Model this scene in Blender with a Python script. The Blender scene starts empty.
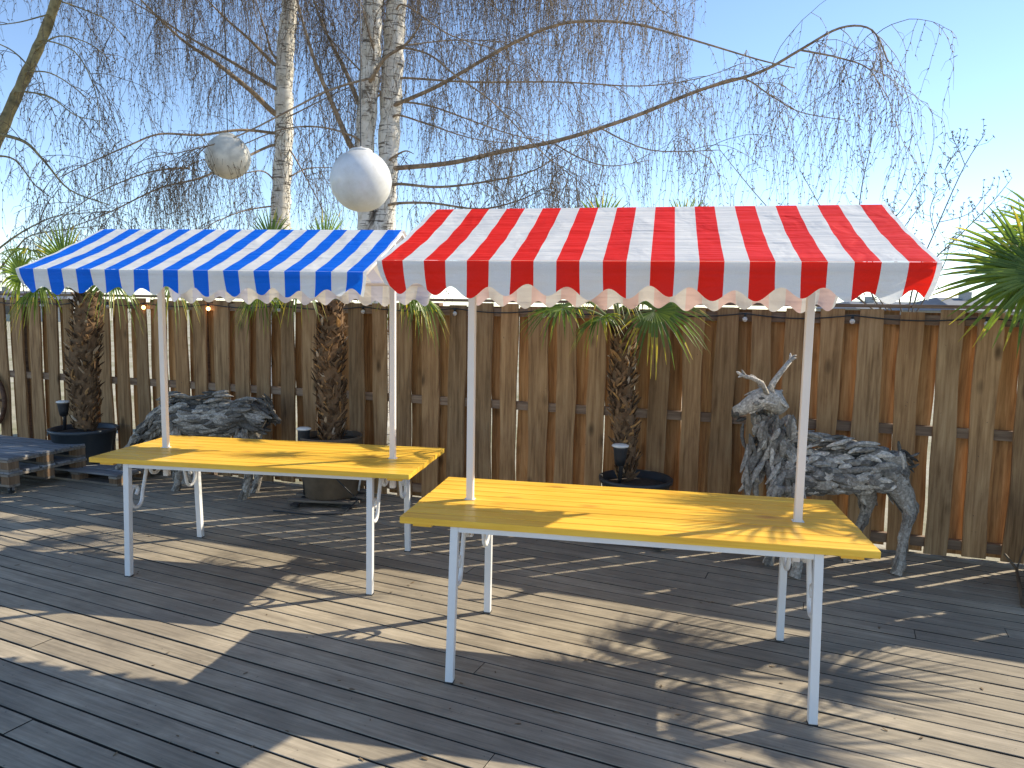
import bpy, bmesh, math, random
import numpy as np
from mathutils import Vector, Matrix
R = math.radians
random.seed(7); rng = np.random.default_rng(7)
scene = bpy.context.scene
col = scene.collection

# ------------------------------------------------------------------ camera
CAMZ = 1.72; FPX = 723.56; PITCH = R(5.927); ROLL = R(0.978)
cam = bpy.data.cameras.new('camera'); camo = bpy.data.objects.new('camera', cam); col.objects.link(camo)
cam.sensor_width = 36; cam.lens = 36*FPX/1024; cam.clip_end = 2000; cam.clip_start = 0.05
camo.matrix_world = Matrix.Translation((0, 0, CAMZ)) @ Matrix.Rotation(math.pi/2-PITCH, 4, 'X') @ Matrix.Rotation(ROLL, 4, 'Z')
scene.camera = camo
# ------------------------------------------------------------------ light
SUN_AZ = R(21.6); SUN_EL = R(35)
sv = Vector((math.cos(SUN_EL)*math.cos(SUN_AZ), math.cos(SUN_EL)*math.sin(SUN_AZ), math.sin(SUN_EL)))
w = bpy.data.worlds.new('World'); scene.world = w; w.use_nodes = True
nt = w.node_tree; bg = nt.nodes['Background']
sky = nt.nodes.new('ShaderNodeTexSky'); sky.sky_type = 'NISHITA'; sky.sun_disc = False
sky.sun_elevation = SUN_EL; sky.sun_rotation = math.pi/2-SUN_AZ
sky.air_density = 0.8; sky.dust_density = 0.0; sky.ozone_density = 1.7; sky.altitude = 100
nt.links.new(sky.outputs[0], bg.inputs[0]); bg.inputs[1].default_value = 0.15
sl = bpy.data.lights.new('sun', 'SUN'); sl.energy = 4.4; sl.angle = R(0.53); sl.color = (1, .90, .72)
so = bpy.data.objects.new('sun', sl); col.objects.link(so); so.rotation_euler = sv.to_track_quat('Z', 'Y').to_euler()
scene.view_settings.view_transform = 'Standard'; scene.view_settings.look = 'None'
scene.view_settings.gamma = 1; scene.view_settings.exposure = 0.75

# ------------------------------------------------------------------ measuring helpers
def ray(X, Y):
    X -= 512; Y -= 384; c, s = math.cos(ROLL), math.sin(ROLL)
    a = c*X+s*Y; b = -s*X+c*Y; u = -b/FPX
    return Vector((a/FPX, math.cos(PITCH)+u*math.sin(PITCH), -math.sin(PITCH)+u*math.cos(PITCH)))
def at_depth(X, Y, d):
    r = ray(X, Y); return Vector((0, 0, CAMZ))+r*(d/r.y)
FT = R(-18.88); FN = Vector((-math.sin(FT), math.cos(FT), 0)); FTG = Vector((math.cos(FT), math.sin(FT), 0))
FD = 3.4771*1.72*math.cos(FT)+.17                # fence plane: p.FN = FD
def at_fence(X, Y, off=0.):
    r = ray(X, Y); return Vector((0, 0, CAMZ))+r*((FD-off)/r.dot(FN))
def at_floor(X, Y, z=0.):
    r = ray(X, Y); return Vector((0, 0, CAMZ))+r*((z-CAMZ)/r.z)

# ------------------------------------------------------------------ mesh collecting
class MB:
    def __init__(s): s.v = []; s.f = []; s.m = []
    def add(s, vs, fs, mi=0):
        n = len(s.v); s.v.extend([tuple(v) for v in vs]); s.f.extend([tuple(i+n for i in f) for f in fs]); s.m.extend([mi]*len(fs))
    def box(s, a, b, mi=0, M=None):
        x0, y0, z0 = a; x1, y1, z1 = b
        vs = [Vector(p) for p in ((x0,y0,z0),(x1,y0,z0),(x1,y1,z0),(x0,y1,z0),(x0,y0,z1),(x1,y0,z1),(x1,y1,z1),(x0,y1,z1))]
        if M: vs = [M@v for v in vs]
        s.add(vs, [(0,3,2,1),(4,5,6,7),(0,1,5,4),(1,2,6,5),(2,3,7,6),(3,0,4,7)], mi)
    def tube(s, pts, rad, n=6, mi=0, cap=True, flat=None):
        pts = [Vector(p) for p in pts]
        if not hasattr(rad, '__len__'): rad = [rad]*len(pts)
        vs = []; up = None
        for i, p in enumerate(pts):
            t = (pts[min(i+1, len(pts)-1)]-pts[max(i-1, 0)])
            if t.length < 1e-9: t = Vector((0, 0, 1))
            t.normalize()
            if up is None:
                up = t.cross(Vector((0, 0, 1)))
                if up.length < .1: up = t.cross(Vector((1, 0, 0)))
                up.normalize()
            else:
                up = up-t*up.dot(t)
                if up.length < 1e-6: up = t.orthogonal()
                up.normalize()
            w_ = t.cross(up)
            for k in range(n):
                a = 2*math.pi*(k+.5)/n; r = rad[i]
                q = (flat or 1)
                vs.append(p+up*math.cos(a)*r+w_*math.sin(a)*r*q)
        fs = []
        for i in range(len(pts)-1):
            for k in range(n):
                k2 = (k+1) % n; fs.append((i*n+k, i*n+k2, (i+1)*n+k2, (i+1)*n+k))
        if cap: fs.append(tuple(range(n))[::-1]); fs.append(tuple((len(pts)-1)*n+k for k in range(n)))
        s.add(vs, fs, mi)
    def sqbar(s, a, b, w_=.02, mi=0):
        s.tube([a, b], w_*math.sqrt(2)/1., 4, mi)
    def lathe(s, c, prof, n=32, mi=0):
        vs = []; fs = []
        for r, z in prof:
            for k in range(n):
                a = 2*math.pi*k/n; vs.append((c[0]+r*math.cos(a), c[1]+r*math.sin(a), c[2]+z))
        for i in range(len(prof)-1):
            for k in range(n):
                k2 = (k+1) % n; fs.append((i*n+k, i*n+k2, (i+1)*n+k2, (i+1)*n+k))
        s.add(vs, fs, mi)
    def build(s, name, mats, parent=None, smooth=False, loc=None):
        me = bpy.data.meshes.new(name); me.from_pydata(s.v, [], s.f)
        if not isinstance(mats, (list, tuple)): mats = [mats]
        for m_ in mats: me.materials.append(m_)
        if len(mats) > 1: me.polygons.foreach_set('material_index', s.m)
        if smooth: me.polygons.foreach_set('use_smooth', [True]*len(me.polygons))
        me.update()
        o = bpy.data.objects.new(name, me); col.objects.link(o)
        if parent: o.parent = parent
        if loc: o.location = loc
        return o
def smooth(pts, k=4):
    out = []
    for i in range(len(pts)-1):
        p0 = pts[max(i-1, 0)]; p1 = pts[i]; p2 = pts[i+1]; p3 = pts[min(i+2, len(pts)-1)]
        for j in range(k):
            t = j/k; out.append(.5*((2*p1)+(-p0+p2)*t+(2*p0-5*p1+4*p2-p3)*t*t+(-p0+3*p1-3*p2+p3)*t**3))
    out.append(pts[-1]); return out
def bevel(o, wd=.003, seg=2):
    m_ = o.modifiers.new('bevel', 'BEVEL'); m_.width = wd; m_.segments = seg; m_.limit_method = 'ANGLE'; m_.angle_limit = R(40)
    return o
def tag(o, label=None, cat=None, group=None, kind=None):
    if label: o['label'] = label
    if cat: o['category'] = cat
    if group: o['group'] = group
    if kind: o['kind'] = kind
    return o
def thing(name, loc, rz, label, cat, group=None):
    o = bpy.data.objects.new(name, None); col.objects.link(o); o.empty_display_size = .1
    o.location = loc; o.rotation_euler = (0, 0, rz)
    return tag(o, label, cat, group)
def chip(mb, c, d, nrm, L, W, T, mi=0, n=6, rnd=random):
    """one elongated lump of wood"""
    d = Vector(d).normalized(); nrm = Vector(nrm); nrm = (nrm-d*nrm.dot(d)); 
    if nrm.length < 1e-5: nrm = d.orthogonal()
    nrm.normalize(); b = d.cross(nrm); c = Vector(c); vs = []
    tt = [-.5, -.32, 0, .3, .5]; ww = [.35, .85, 1, .8, .3]; bend = rnd.uniform(-.12, .12)*L; ph = rnd.random()*6
    for t, q in zip(tt, ww):
        q *= rnd.uniform(.8, 1.15)
        o = c+d*L*t+b*bend*(1-4*t*t)+nrm*(-.25*T*4*t*t)
        for k in range(n):
            a = 2*math.pi*k/n+ph; j = rnd.uniform(.85, 1.15)
            vs.append(o+b*math.cos(a)*W*.5*q*j+nrm*math.sin(a)*T*.5*q*j)
    fs = [(i*n+k, i*n+(k+1) % n, (i+1)*n+(k+1) % n, (i+1)*n+k) for i in range(4) for k in range(n)]
    fs += [tuple(range(n))[::-1], tuple(4*n+k for k in range(n))]
    mb.add(vs, fs, mi)

# ------------------------------------------------------------------ materials
def newmat(name):
    m_ = bpy.data.materials.new(name); m_.use_nodes = True
    return m_, m_.node_tree, m_.node_tree.nodes['Principled BSDF']
def N(t, typ, **kw):
    n = t.nodes.new(typ)
    for k, v in kw.items(): setattr(n, k, v)
    return n
def ramp(t, fac, stops):
    r = N(t, 'ShaderNodeValToRGB'); e = r.color_ramp.elements
    while len(e) < len(stops): e.new(.5)
    for i, (p, c) in enumerate(stops):
        e[i].position = p; e[i].color = (*c, 1) if len(c) == 3 else c
    t.links.new(fac, r.inputs[0]); return r.outputs[0]
def mixc(t, fac, a, b, mode='MIX'):
    n = N(t, 'ShaderNodeMix', data_type='RGBA', blend_type=mode)
    for sock, v in ((n.inputs[0], fac), (n.inputs[6], a), (n.inputs[7], b)):
        if hasattr(v, 'links'): t.links.new(v, sock)
        elif isinstance(v, (int, float)): sock.default_value = v
        else: sock.default_value = (*v, 1)
    return n.outputs[2]
def math_(t, op, a, b=0., c=None):
    n = N(t, 'ShaderNodeMath', operation=op)
    for i, v in enumerate((a, b, c)):
        if v is None: continue
        if hasattr(v, 'links'): t.links.new(v, n.inputs[i])
        else: n.inputs[i].default_value = v
    return n.outputs[0]
def coords(t, scale=(1, 1, 1), island=True, shift=7.):
    tc = N(t, 'ShaderNodeTexCoord').outputs['Object']
    if island:
        g = N(t, 'ShaderNodeNewGeometry').outputs['Random Per Island']
        s_ = math_(t, 'MULTIPLY', g, shift*13)
        cb = N(t, 'ShaderNodeCombineXYZ'); 
        for i in range(3): t.links.new(s_, cb.inputs[i])
        ad = N(t, 'ShaderNodeVectorMath', operation='ADD'); t.links.new(tc, ad.inputs[0]); t.links.new(cb.outputs[0], ad.inputs[1]); tc = ad.outputs[0]
    mp = N(t, 'ShaderNodeMapping'); mp.inputs['Scale'].default_value = scale; t.links.new(tc, mp.inputs[0])
    return mp.outputs[0]
def noise(t, vec, scale, detail=4, rough=.55, dist=0):
    n = N(t, 'ShaderNodeTexNoise'); t.links.new(vec, n.inputs['Vector']); n.inputs['Scale'].default_value = scale
    n.inputs['Detail'].default_value = detail; n.inputs['Roughness'].default_value = rough; n.inputs['Distortion'].default_value = dist
    return n.outputs['Fac']
def bump(t, bsdf, h, strength=.3, dist=.01):
    b = N(t, 'ShaderNodeBump'); b.inputs['Strength'].default_value = strength; b.inputs['Distance'].default_value = dist
    t.links.new(h, b.inputs['Height']); t.links.new(b.outputs[0], bsdf.inputs['Normal'])
def wood(name, c_dark, c_mid, c_light, axis=0, rough=.8, island_amt=.5, grain=60, knots=True, coat=0., stain=0., bumpd=.002, tint=None, knot_c=None):
    m_, t, b = newmat(name)
    sc = [1, 1, 1]; sc[axis] = .045
    v = coords(t, tuple(sc)); g1 = noise(t, v, grain, 6, .65, .4)
    sc2 = [1, 1, 1]; sc2[axis] = .15
    v2 = coords(t, tuple(sc2)); g2 = noise(t, v2, 9, 4, .6, 1.2)
    f = math_(t, 'ADD', math_(t, 'MULTIPLY', g1, .6), math_(t, 'MULTIPLY', g2, .4))
    c = ramp(t, f, [(.37, c_dark), (.5, c_mid), (.63, c_light)])
    isl = N(t, 'ShaderNodeNewGeometry').outputs['Random Per Island']
    k = math_(t, 'ADD', math_(t, 'MULTIPLY', isl, island_amt), 1-island_amt*.5)
    cb = N(t, 'ShaderNodeCombineXYZ'); [t.links.new(k, cb.inputs[i]) for i in range(3)]
    c = mixc(t, 1., c, cb.outputs[0], 'MULTIPLY')
    if tint:
        i2 = math_(t, 'FRACT', math_(t, 'MULTIPLY', isl, 37.3))
        c = mixc(t, math_(t, 'MULTIPLY', i2, .75), c, mixc(t, 1., c, tint, 'MULTIPLY'))
    if knots:
        sc3 = [7., 7., 7.]; sc3[axis] = 3.2
        vo = N(t, 'ShaderNodeTexVoronoi'); t.links.new(coords(t, tuple(sc3)), vo.inputs['Vector']); vo.inputs['Scale'].default_value = 1
        kd = math_(t, 'ADD', vo.outputs['Distance'], math_(t, 'MULTIPLY', g2, .12))
        kf = math_(t, 'MULTIPLY', ramp(t, kd, [(.12, (1, 1, 1)), (.3, (0, 0, 0))]), math_(t, 'GREATER_THAN', vo.outputs['Color'], .55))
        c = mixc(t, math_(t, 'MULTIPLY', kf, .75), c, knot_c or tuple(x*.35 for x in c_dark))
    if stain:
        tc = N(t, 'ShaderNodeTexCoord').outputs['Object']
        s1 = noise(t, tc, 1.3, 6, .65); sf = ramp(t, s1, [(.38, (0, 0, 0)), (.62, (1, 1, 1))])
        c = mixc(t, math_(t, 'MULTIPLY', sf, stain), c, mixc(t, 1., c, (.5, .5, .53), 'MULTIPLY'))
        s2 = noise(t, tc, 9, 5, .7); sf2 = ramp(t, s2, [(.55, (0, 0, 0)), (.75, (1, 1, 1))])
        c = mixc(t, math_(t, 'MULTIPLY', sf2, stain*.7), c, mixc(t, 1., c, (1.5, 1.45, 1.4), 'MULTIPLY'))
        s3 = noise(t, tc, 45, 2, .5); sf3 = ramp(t, s3, [(.70, (0, 0, 0)), (.76, (1, 1, 1))])
        c = mixc(t, math_(t, 'MULTIPLY', sf3, .6), c, (.06, .055, .05))
    t.links.new(c, b.inputs['Base Color']); b.inputs['Roughness'].default_value = rough
    b.inputs['Specular IOR Level'].default_value = .3
    if coat: b.inputs['Coat Weight'].default_value = coat; b.inputs['Coat Roughness'].default_value = .25
    bump(t, b, f, .6, bumpd)
    return m_
def plain(name, c, rough=.5, metal=0., var=.15, scale=8., bumps=0.):
    m_, t, b = newmat(name)
    v = N(t, 'ShaderNodeTexCoord').outputs['Object']; n = noise(t, v, scale, 5, .6)
    cc = ramp(t, n, [(.3, tuple(x*(1-var) for x in c)), (.7, tuple(min(1, x*(1+var)) for x in c))])
    t.links.new(cc, b.inputs['Base Color']); b.inputs['Roughness'].default_value = rough; b.inputs['Metallic'].default_value = metal
    if bumps: bump(t, b, noise(t, v, scale*6, 4), .5, bumps)
    return m_
M = {}
M['deck'] = wood('weathered_decking', (.27, .228, .168), (.37, .315, .232), (.47, .40, .30), 0, .72, .34, 70, False, 0, .6, .0015)
M['fence'] = wood('fence_board', (.215, .125, .058), (.39, .24, .118), (.52, .345, .18), 2, .85, .5, 45, True, 0, .2, .003, (1.0, .86, .72))
M['fence_back'] = wood('fence_back_board', (.20, .10, .04), (.38, .205, .08), (.52, .31, .14), 2, .85, .6, 45, True, 0, 0, .003)
M['fence_rail'] = wood('fence_rail', (.16, .10, .065), (.26, .175, .115), (.35, .25, .165), 0, .85, .3, 45, False)
M['table'] = wood('yellow_varnished_pine', (.72, .37, .035), (.85, .495, .055), (.91, .60, .09), 0, .38, .16, 30, True, .25, 0, .0004, None, (.50, .20, .03))
M['pallet'] = wood('pallet_wood', (.10, .085, .07), (.20, .17, .135), (.30, .26, .21), 0, .85, .5, 40, True, 0, .3, .003)
M['pallet_top'] = wood('pallet_grey_top', (.15, .15, .155), (.25, .25, .255), (.35, .35, .35), 0, .8, .5, 40, True, 0, .3, .003)
M['pallet_block'] = wood('pallet_block_wood', (.13, .08, .045), (.22, .14, .08), (.32, .21, .125), 2, .85, .5, 40, True, 0, .3, .003)
M['white_metal'] = plain('white_painted_metal', (.76, .76, .75), .38, 0, .04, 5)
M['post'] = plain('white_painted_post', (.80, .745, .70), .4, 0, .04, 5)
M['steel'] = plain('castor_steel', (.35, .35, .36), .4, .8)
M['black'] = plain('black_plastic', (.022, .024, .027), .5)
M['tub'] = plain('dark_tub_plastic', (.035, .045, .055), .45)
M['pot'] = plain('brown_pot', (.13, .095, .06), .8, 0, .35, 6, .003)
M['soil'] = plain('potting_soil', (.045, .03, .02), .95, 0, .5, 30, .01)
M['hoop'] = wood('hoop_wood', (.05, .025, .015), (.10, .05, .028), (.16, .08, .045), 0, .6, .3, 30, False)

def driftwood(name, k=1.):
    m_, t, b = newmat(name)
    isl = N(t, 'ShaderNodeNewGeometry').outputs['Random Per Island']
    v = coords(t, (1, 1, 1)); n1 = noise(t, v, 55, 5, .6, .5)
    c = ramp(t, n1, [(.3, (.105*k, .093*k, .076*k)), (.5, (.195*k, .175*k, .148*k)), (.72, (.34*k, .31*k, .265*k))])
    kk = math_(t, 'ADD', math_(t, 'MULTIPLY', math_(t, 'POWER', isl, 1.6), 1.5), .42)
    cb = N(t, 'ShaderNodeCombineXYZ'); [t.links.new(kk, cb.inputs[i]) for i in range(3)]
    c = mixc(t, 1., c, cb.outputs[0], 'MULTIPLY')
    t.links.new(c, b.inputs['Base Color']); b.inputs['Roughness'].default_value = .85; b.inputs['Specular IOR Level'].default_value = .25
    bump(t, b, n1, .9, .006); return m_
M['drift'] = driftwood('grey_driftwood', 1.6); M['drift_pale'] = driftwood('pale_driftwood', 2.3); M['drift_dark'] = driftwood('dark_driftwood', .5); M['drift_mid'] = driftwood('mid_grey_driftwood', 1.1)  # drift_mid: the darker grey wood of the grazing deer's body

def stripe(name, c1, hl):
    """striped canvas, bands along local x"""
    m_, t, b = newmat(name); w_ = 2*hl/23.45
    tc = N(t, 'ShaderNodeTexCoord').outputs['UV']; sp = N(t, 'ShaderNodeSeparateXYZ'); t.links.new(tc, sp.inputs[0])
    x = math_(t, 'DIVIDE', math_(t, 'ADD', sp.outputs[0], hl-.25*w_), 2*w_)
    fr = math_(t, 'FRACT', math_(t, 'ADD', x, 1.)); f = math_(t, 'LESS_THAN', fr, .5)
    oc = N(t, 'ShaderNodeTexCoord').outputs['Object']; n = noise(t, oc, 400, 2)
    c = mixc(t, f, (.84, .86, .87), c1)
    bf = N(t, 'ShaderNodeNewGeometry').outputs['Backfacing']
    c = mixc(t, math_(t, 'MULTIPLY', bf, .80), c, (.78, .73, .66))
    c = mixc(t, .12, c, ramp(t, n, [(.3, (.3, .3, .3)), (.7, (1, 1, 1))]), 'MULTIPLY')
    t.nodes.remove(b); out = t.nodes['Material Output']
    d = N(t, 'ShaderNodeBsdfPrincipled'); d.inputs['Roughness'].default_value = .5; d.inputs['Specular IOR Level'].default_value = .2
    tr = N(t, 'ShaderNodeBsdfTranslucent'); mx = N(t, 'ShaderNodeMixShader'); mx.inputs[0].default_value = .30
    n2 = noise(t, oc, 5, 3, .5, .6); sc = N(t, 'ShaderNodeMapping'); sc.inputs['Scale'].default_value = (1.5, 22, 22); t.links.new(oc, sc.inputs[0]); n3 = noise(t, sc.outputs[0], 1., 2)
    bp = N(t, 'ShaderNodeBump'); bp.inputs['Strength'].default_value = .8; bp.inputs['Distance'].default_value = .022
    t.links.new(math_(t, 'ADD', n2, math_(t, 'MULTIPLY', n3, .6)), bp.inputs['Height'])
    for q in (d, tr): t.links.new(bp.outputs[0], q.inputs['Normal'])
    t.links.new(c, d.inputs['Base Color']); t.links.new(c, tr.inputs['Color'])
    t.links.new(d.outputs[0], mx.inputs[1]); t.links.new(tr.outputs[0], mx.inputs[2]); t.links.new(mx.outputs[0], out.inputs[0])
    return m_
def leafmat(name, c1, c2, tr=.48):
    m_, t, b = newmat(name); out = t.nodes['Material Output']
    isl = N(t, 'ShaderNodeNewGeometry').outputs['Random Per Island']
    c = ramp(t, isl, [(0, c1), (1, c2)]); t.links.new(c, b.inputs['Base Color']); b.inputs['Roughness'].default_value = .42
    trn = N(t, 'ShaderNodeBsdfTranslucent'); mx = N(t, 'ShaderNodeMixShader'); mx.inputs[0].default_value = tr
    c2_ = mixc(t, 1., c, (1.5, 1.5, .6), 'MULTIPLY'); t.links.new(c2_, trn.inputs[0])
    t.links.new(b.outputs[0], mx.inputs[1]); t.links.new(trn.outputs[0], mx.inputs[2]); t.links.new(mx.outputs[0], out.inputs[0])
    return m_
M['palm'] = leafmat('palm_leaf', (.09, .155, .03), (.25, .33, .07)); M['palm_tip'] = leafmat('palm_leaf_yellow', (.42, .34, .05), (.62, .52, .10))
M['petiole'] = plain('palm_petiole', (.16, .19, .06), .5)
def fibremat():
    m_, t, b = newmat('palm_fibre'); isl = N(t, 'ShaderNodeNewGeometry').outputs['Random Per Island']
    n = noise(t, coords(t), 40, 5, .7)
    c = ramp(t, isl, [(0, (.06, .04, .026)), (.4, (.17, .105, .06)), (.75, (.32, .20, .11)), (.92, (.52, .28, .10)), (1, (.6, .5, .38))])
    c = mixc(t, .6, c, ramp(t, n, [(.3, (.3, .3, .3)), (.7, (1.2, 1.2, 1.2))]), 'MULTIPLY')
    t.links.new(c, b.inputs['Base Color']); b.inputs['Roughness'].default_value = .95; b.inputs['Specular IOR Level'].default_value = .1; return m_
M['fibre'] = fibremat()
def birchbark():
    m_, t, b = newmat('birch_bark'); tc = N(t, 'ShaderNodeTexCoord').outputs['Object']
    mp = N(t, 'ShaderNodeMapping'); mp.inputs['Scale'].default_value = (2.2, 2.2, 20); t.links.new(tc, mp.inputs[0])
    n1 = noise(t, mp.outputs[0], 1.8, 3, .6, .2); f1 = ramp(t, n1, [(.585, (0, 0, 0)), (.615, (1, 1, 1))])
    mp2 = N(t, 'ShaderNodeMapping'); mp2.inputs['Scale'].default_value = (1, 1, .55); t.links.new(tc, mp2.inputs[0])
    n2 = noise(t, mp2.outputs[0], 2.2, 7, .72, .6); f2 = ramp(t, n2, [(.54, (0, 0, 0)), (.59, (1, 1, 1))])
    n3 = noise(t, tc, 10, 5, .6)
    base = ramp(t, n3, [(.3, (.50, .44, .34)), (.48, (.76, .71, .62)), (.72, (.88, .85, .79))])
    c = mixc(t, math_(t, 'MULTIPLY', f1, .9), base, (.07, .055, .04)); c = mixc(t, math_(t, 'MULTIPLY', f2, .85), c, (.075, .055, .035))
    t.links.new(c, b.inputs['Base Color']); b.inputs['Roughness'].default_value = .75; bump(t, b, n3, .4, .015); return m_
M['birch'] = birchbark()
M['limb'] = plain('birch_limb_bark', (.32, .235, .155), .8, 0, .55, 14)
M['limb_olive'] = plain('lichen_bark', (.26, .21, .10), .85, 0, .55, 10)
M['twig'] = plain('birch_twig', (.16, .115, .07), .7, 0, .4, 3)
M['twig_grey'] = plain('shrub_twig', (.16, .14, .12), .7, 0, .3, 3)

# ------------------------------------------------------------------ ground and deck (the setting)
mb = MB()
S = 900.
vs = []; n_ = 24
mb.add([(-S, -S, -.28), (S, -S, -.28), (S, S, -.28), (-S, S, -.28)], [(0, 1, 2, 3)])
m_, t, b = newmat('ground_gravel'); tc = N(t, 'ShaderNodeTexCoord').outputs['Object']
n1 = noise(t, tc, .5, 8, .7); c = ramp(t, n1, [(.35, (.20, .19, .10)), (.5, (.34, .31, .22)), (.65, (.42, .39, .32))])
t.links.new(c, b.inputs['Base Color']); b.inputs['Roughness'].default_value = .95; bump(t, b, noise(t, tc, 30, 4), .5, .02)
tag(mb.build('ground', m_), kind='structure')

DA = R(-24.5); DP = .1262
DV = Vector((-math.sin(DA), math.cos(DA), 0))
mb = MB(); k0 = 2.4
for i in range(-62, 74):
    y0 = k0+i*DP+.003; y1 = y0+DP-.0105
    x = -17+random.uniform(0, 5.5)
    while x < 13:
        L = random.choice([9., 11., 14.]); x1 = x+L-.004; dz = random.uniform(-.0015, .0015); e = .0018
        z1 = dz; z0 = -.034
        prof = [(y0, z0), (y1, z0), (y1, z1-e), (y1-e, z1), (y0+e, z1), (y0, z1-e)]
        v = [(x, p[0], p[1]) for p in prof]+[(x1, p[0], p[1]) for p in prof]
        fj = lambda j: (j, (j+1) % 6, 6+(j+1) % 6, 6+j)[::-1]
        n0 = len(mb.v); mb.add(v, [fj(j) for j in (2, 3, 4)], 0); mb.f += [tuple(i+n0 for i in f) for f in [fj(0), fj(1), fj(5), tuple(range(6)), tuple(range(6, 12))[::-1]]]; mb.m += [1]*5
        x += L
deck = mb.build('deck', [M['deck'], plain('board_gap_shade', (.035, .03, .024), .95)]); deck.rotation_euler = (0, 0, DA); tag(deck, kind='structure')  # board sides and ends coloured near-black, painting shade into the gaps
Minv = Matrix.Rotation(-DA, 4, 'Z')
bm = bmesh.new(); bm.from_mesh(deck.data)
bmesh.ops.bisect_plane(bm, geom=bm.verts[:]+bm.edges[:]+bm.faces[:], dist=1e-5, plane_co=Minv@(FN*(FD-.0)), plane_no=Minv.to_3x3()@FN, clear_outer=True)
bm.normal_update(); bm.to_mesh(deck.data); bm.free()
# joists and dark under-floor below the boards
mb = MB()
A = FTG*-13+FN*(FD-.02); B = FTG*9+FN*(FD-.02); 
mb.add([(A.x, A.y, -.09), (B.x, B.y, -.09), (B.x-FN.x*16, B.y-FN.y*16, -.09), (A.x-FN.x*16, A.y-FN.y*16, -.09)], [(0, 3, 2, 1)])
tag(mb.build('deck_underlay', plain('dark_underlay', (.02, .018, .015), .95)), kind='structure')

# ------------------------------------------------------------------ fence
FZ0, FZ1 = .012, 1.772
fr = thing('board_fence', FN*FD, FT, 'long brown fence of rough wavy-edged vertical boards behind the deck', 'fence')
def board(mb, x0, x1, y0, y1, z0, z1, wob=.006):
    nz = 14; v = []; a = random.random()*9; b_ = random.random()*9; tw = random.uniform(-.008, .008)
    for i in range(nz+1):
        u = i/nz; z = z0+(z1-z0)*u
        l = x0+wob*math.sin(a+u*5)+wob*.5*math.sin(b_+u*13)+random.uniform(-.001, .001)+tw*(u-.5)
        r = x1+wob*math.sin(b_+u*6)+wob*.5*math.sin(a+u*15)+random.uniform(-.001, .001)+tw*(u-.5)
        v += [(l, y0, z), (r, y0, z), (r, y1, z), (l, y1, z)]
    f = [(i*4+k, i*4+(k+1) % 4, (i+1)*4+(k+1) % 4, (i+1)*4+k) for i in range(nz) for k in range(4)]
    f += [(3, 2, 1, 0), tuple(nz*4+k for k in range(4))]
    mb.add(v, f)
front = MB(); back = MB(); x = -13.; P_ = .25
while x < 9:
    wd = random.uniform(.136, .168); c = x+random.uniform(-.012, .012)
    board(front, c-wd/2, c+wd/2, -.045, -.023, FZ0+random.uniform(-.008, .012), FZ1-.01+random.uniform(-.02, .005), .007)
    wd = random.uniform(.138, .156); c = x+P_/2+random.uniform(-.014, .014)
    board(back, c-wd/2, c+wd/2, .023, .045, FZ0+random.uniform(-.008, .012), FZ1-.02+random.uniform(-.02, .005), .007)
    x += P_
front.build('front_boards', M['fence'], fr); back.build('back_boards', M['fence_back'], fr)
for z in (.09, .90, 1.69):
    mb = MB(); x = -13.
    while x < 9:
        mb.box((x, -.0225, z-.035), (x+2.99, .0225, z+.035)); x += 3.
    mb.build('rail', M['fence_rail'], fr)
mb = MB(); x = -13.4
while x < 9: mb.box((x, -.055, FZ1+.002), (x+3.59, .055, FZ1+.026)); x += 3.6
bevel(mb.build('cap_rail', M['fence_rail'], fr), .004)
for x in np.arange(-12.75, 9, 2.5):
    mb = MB(); mb.box((x-.045, .047, -.28), (x+.045, .137, FZ1-.01)); mb.build('post', M['fence_rail'], fr)

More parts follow.
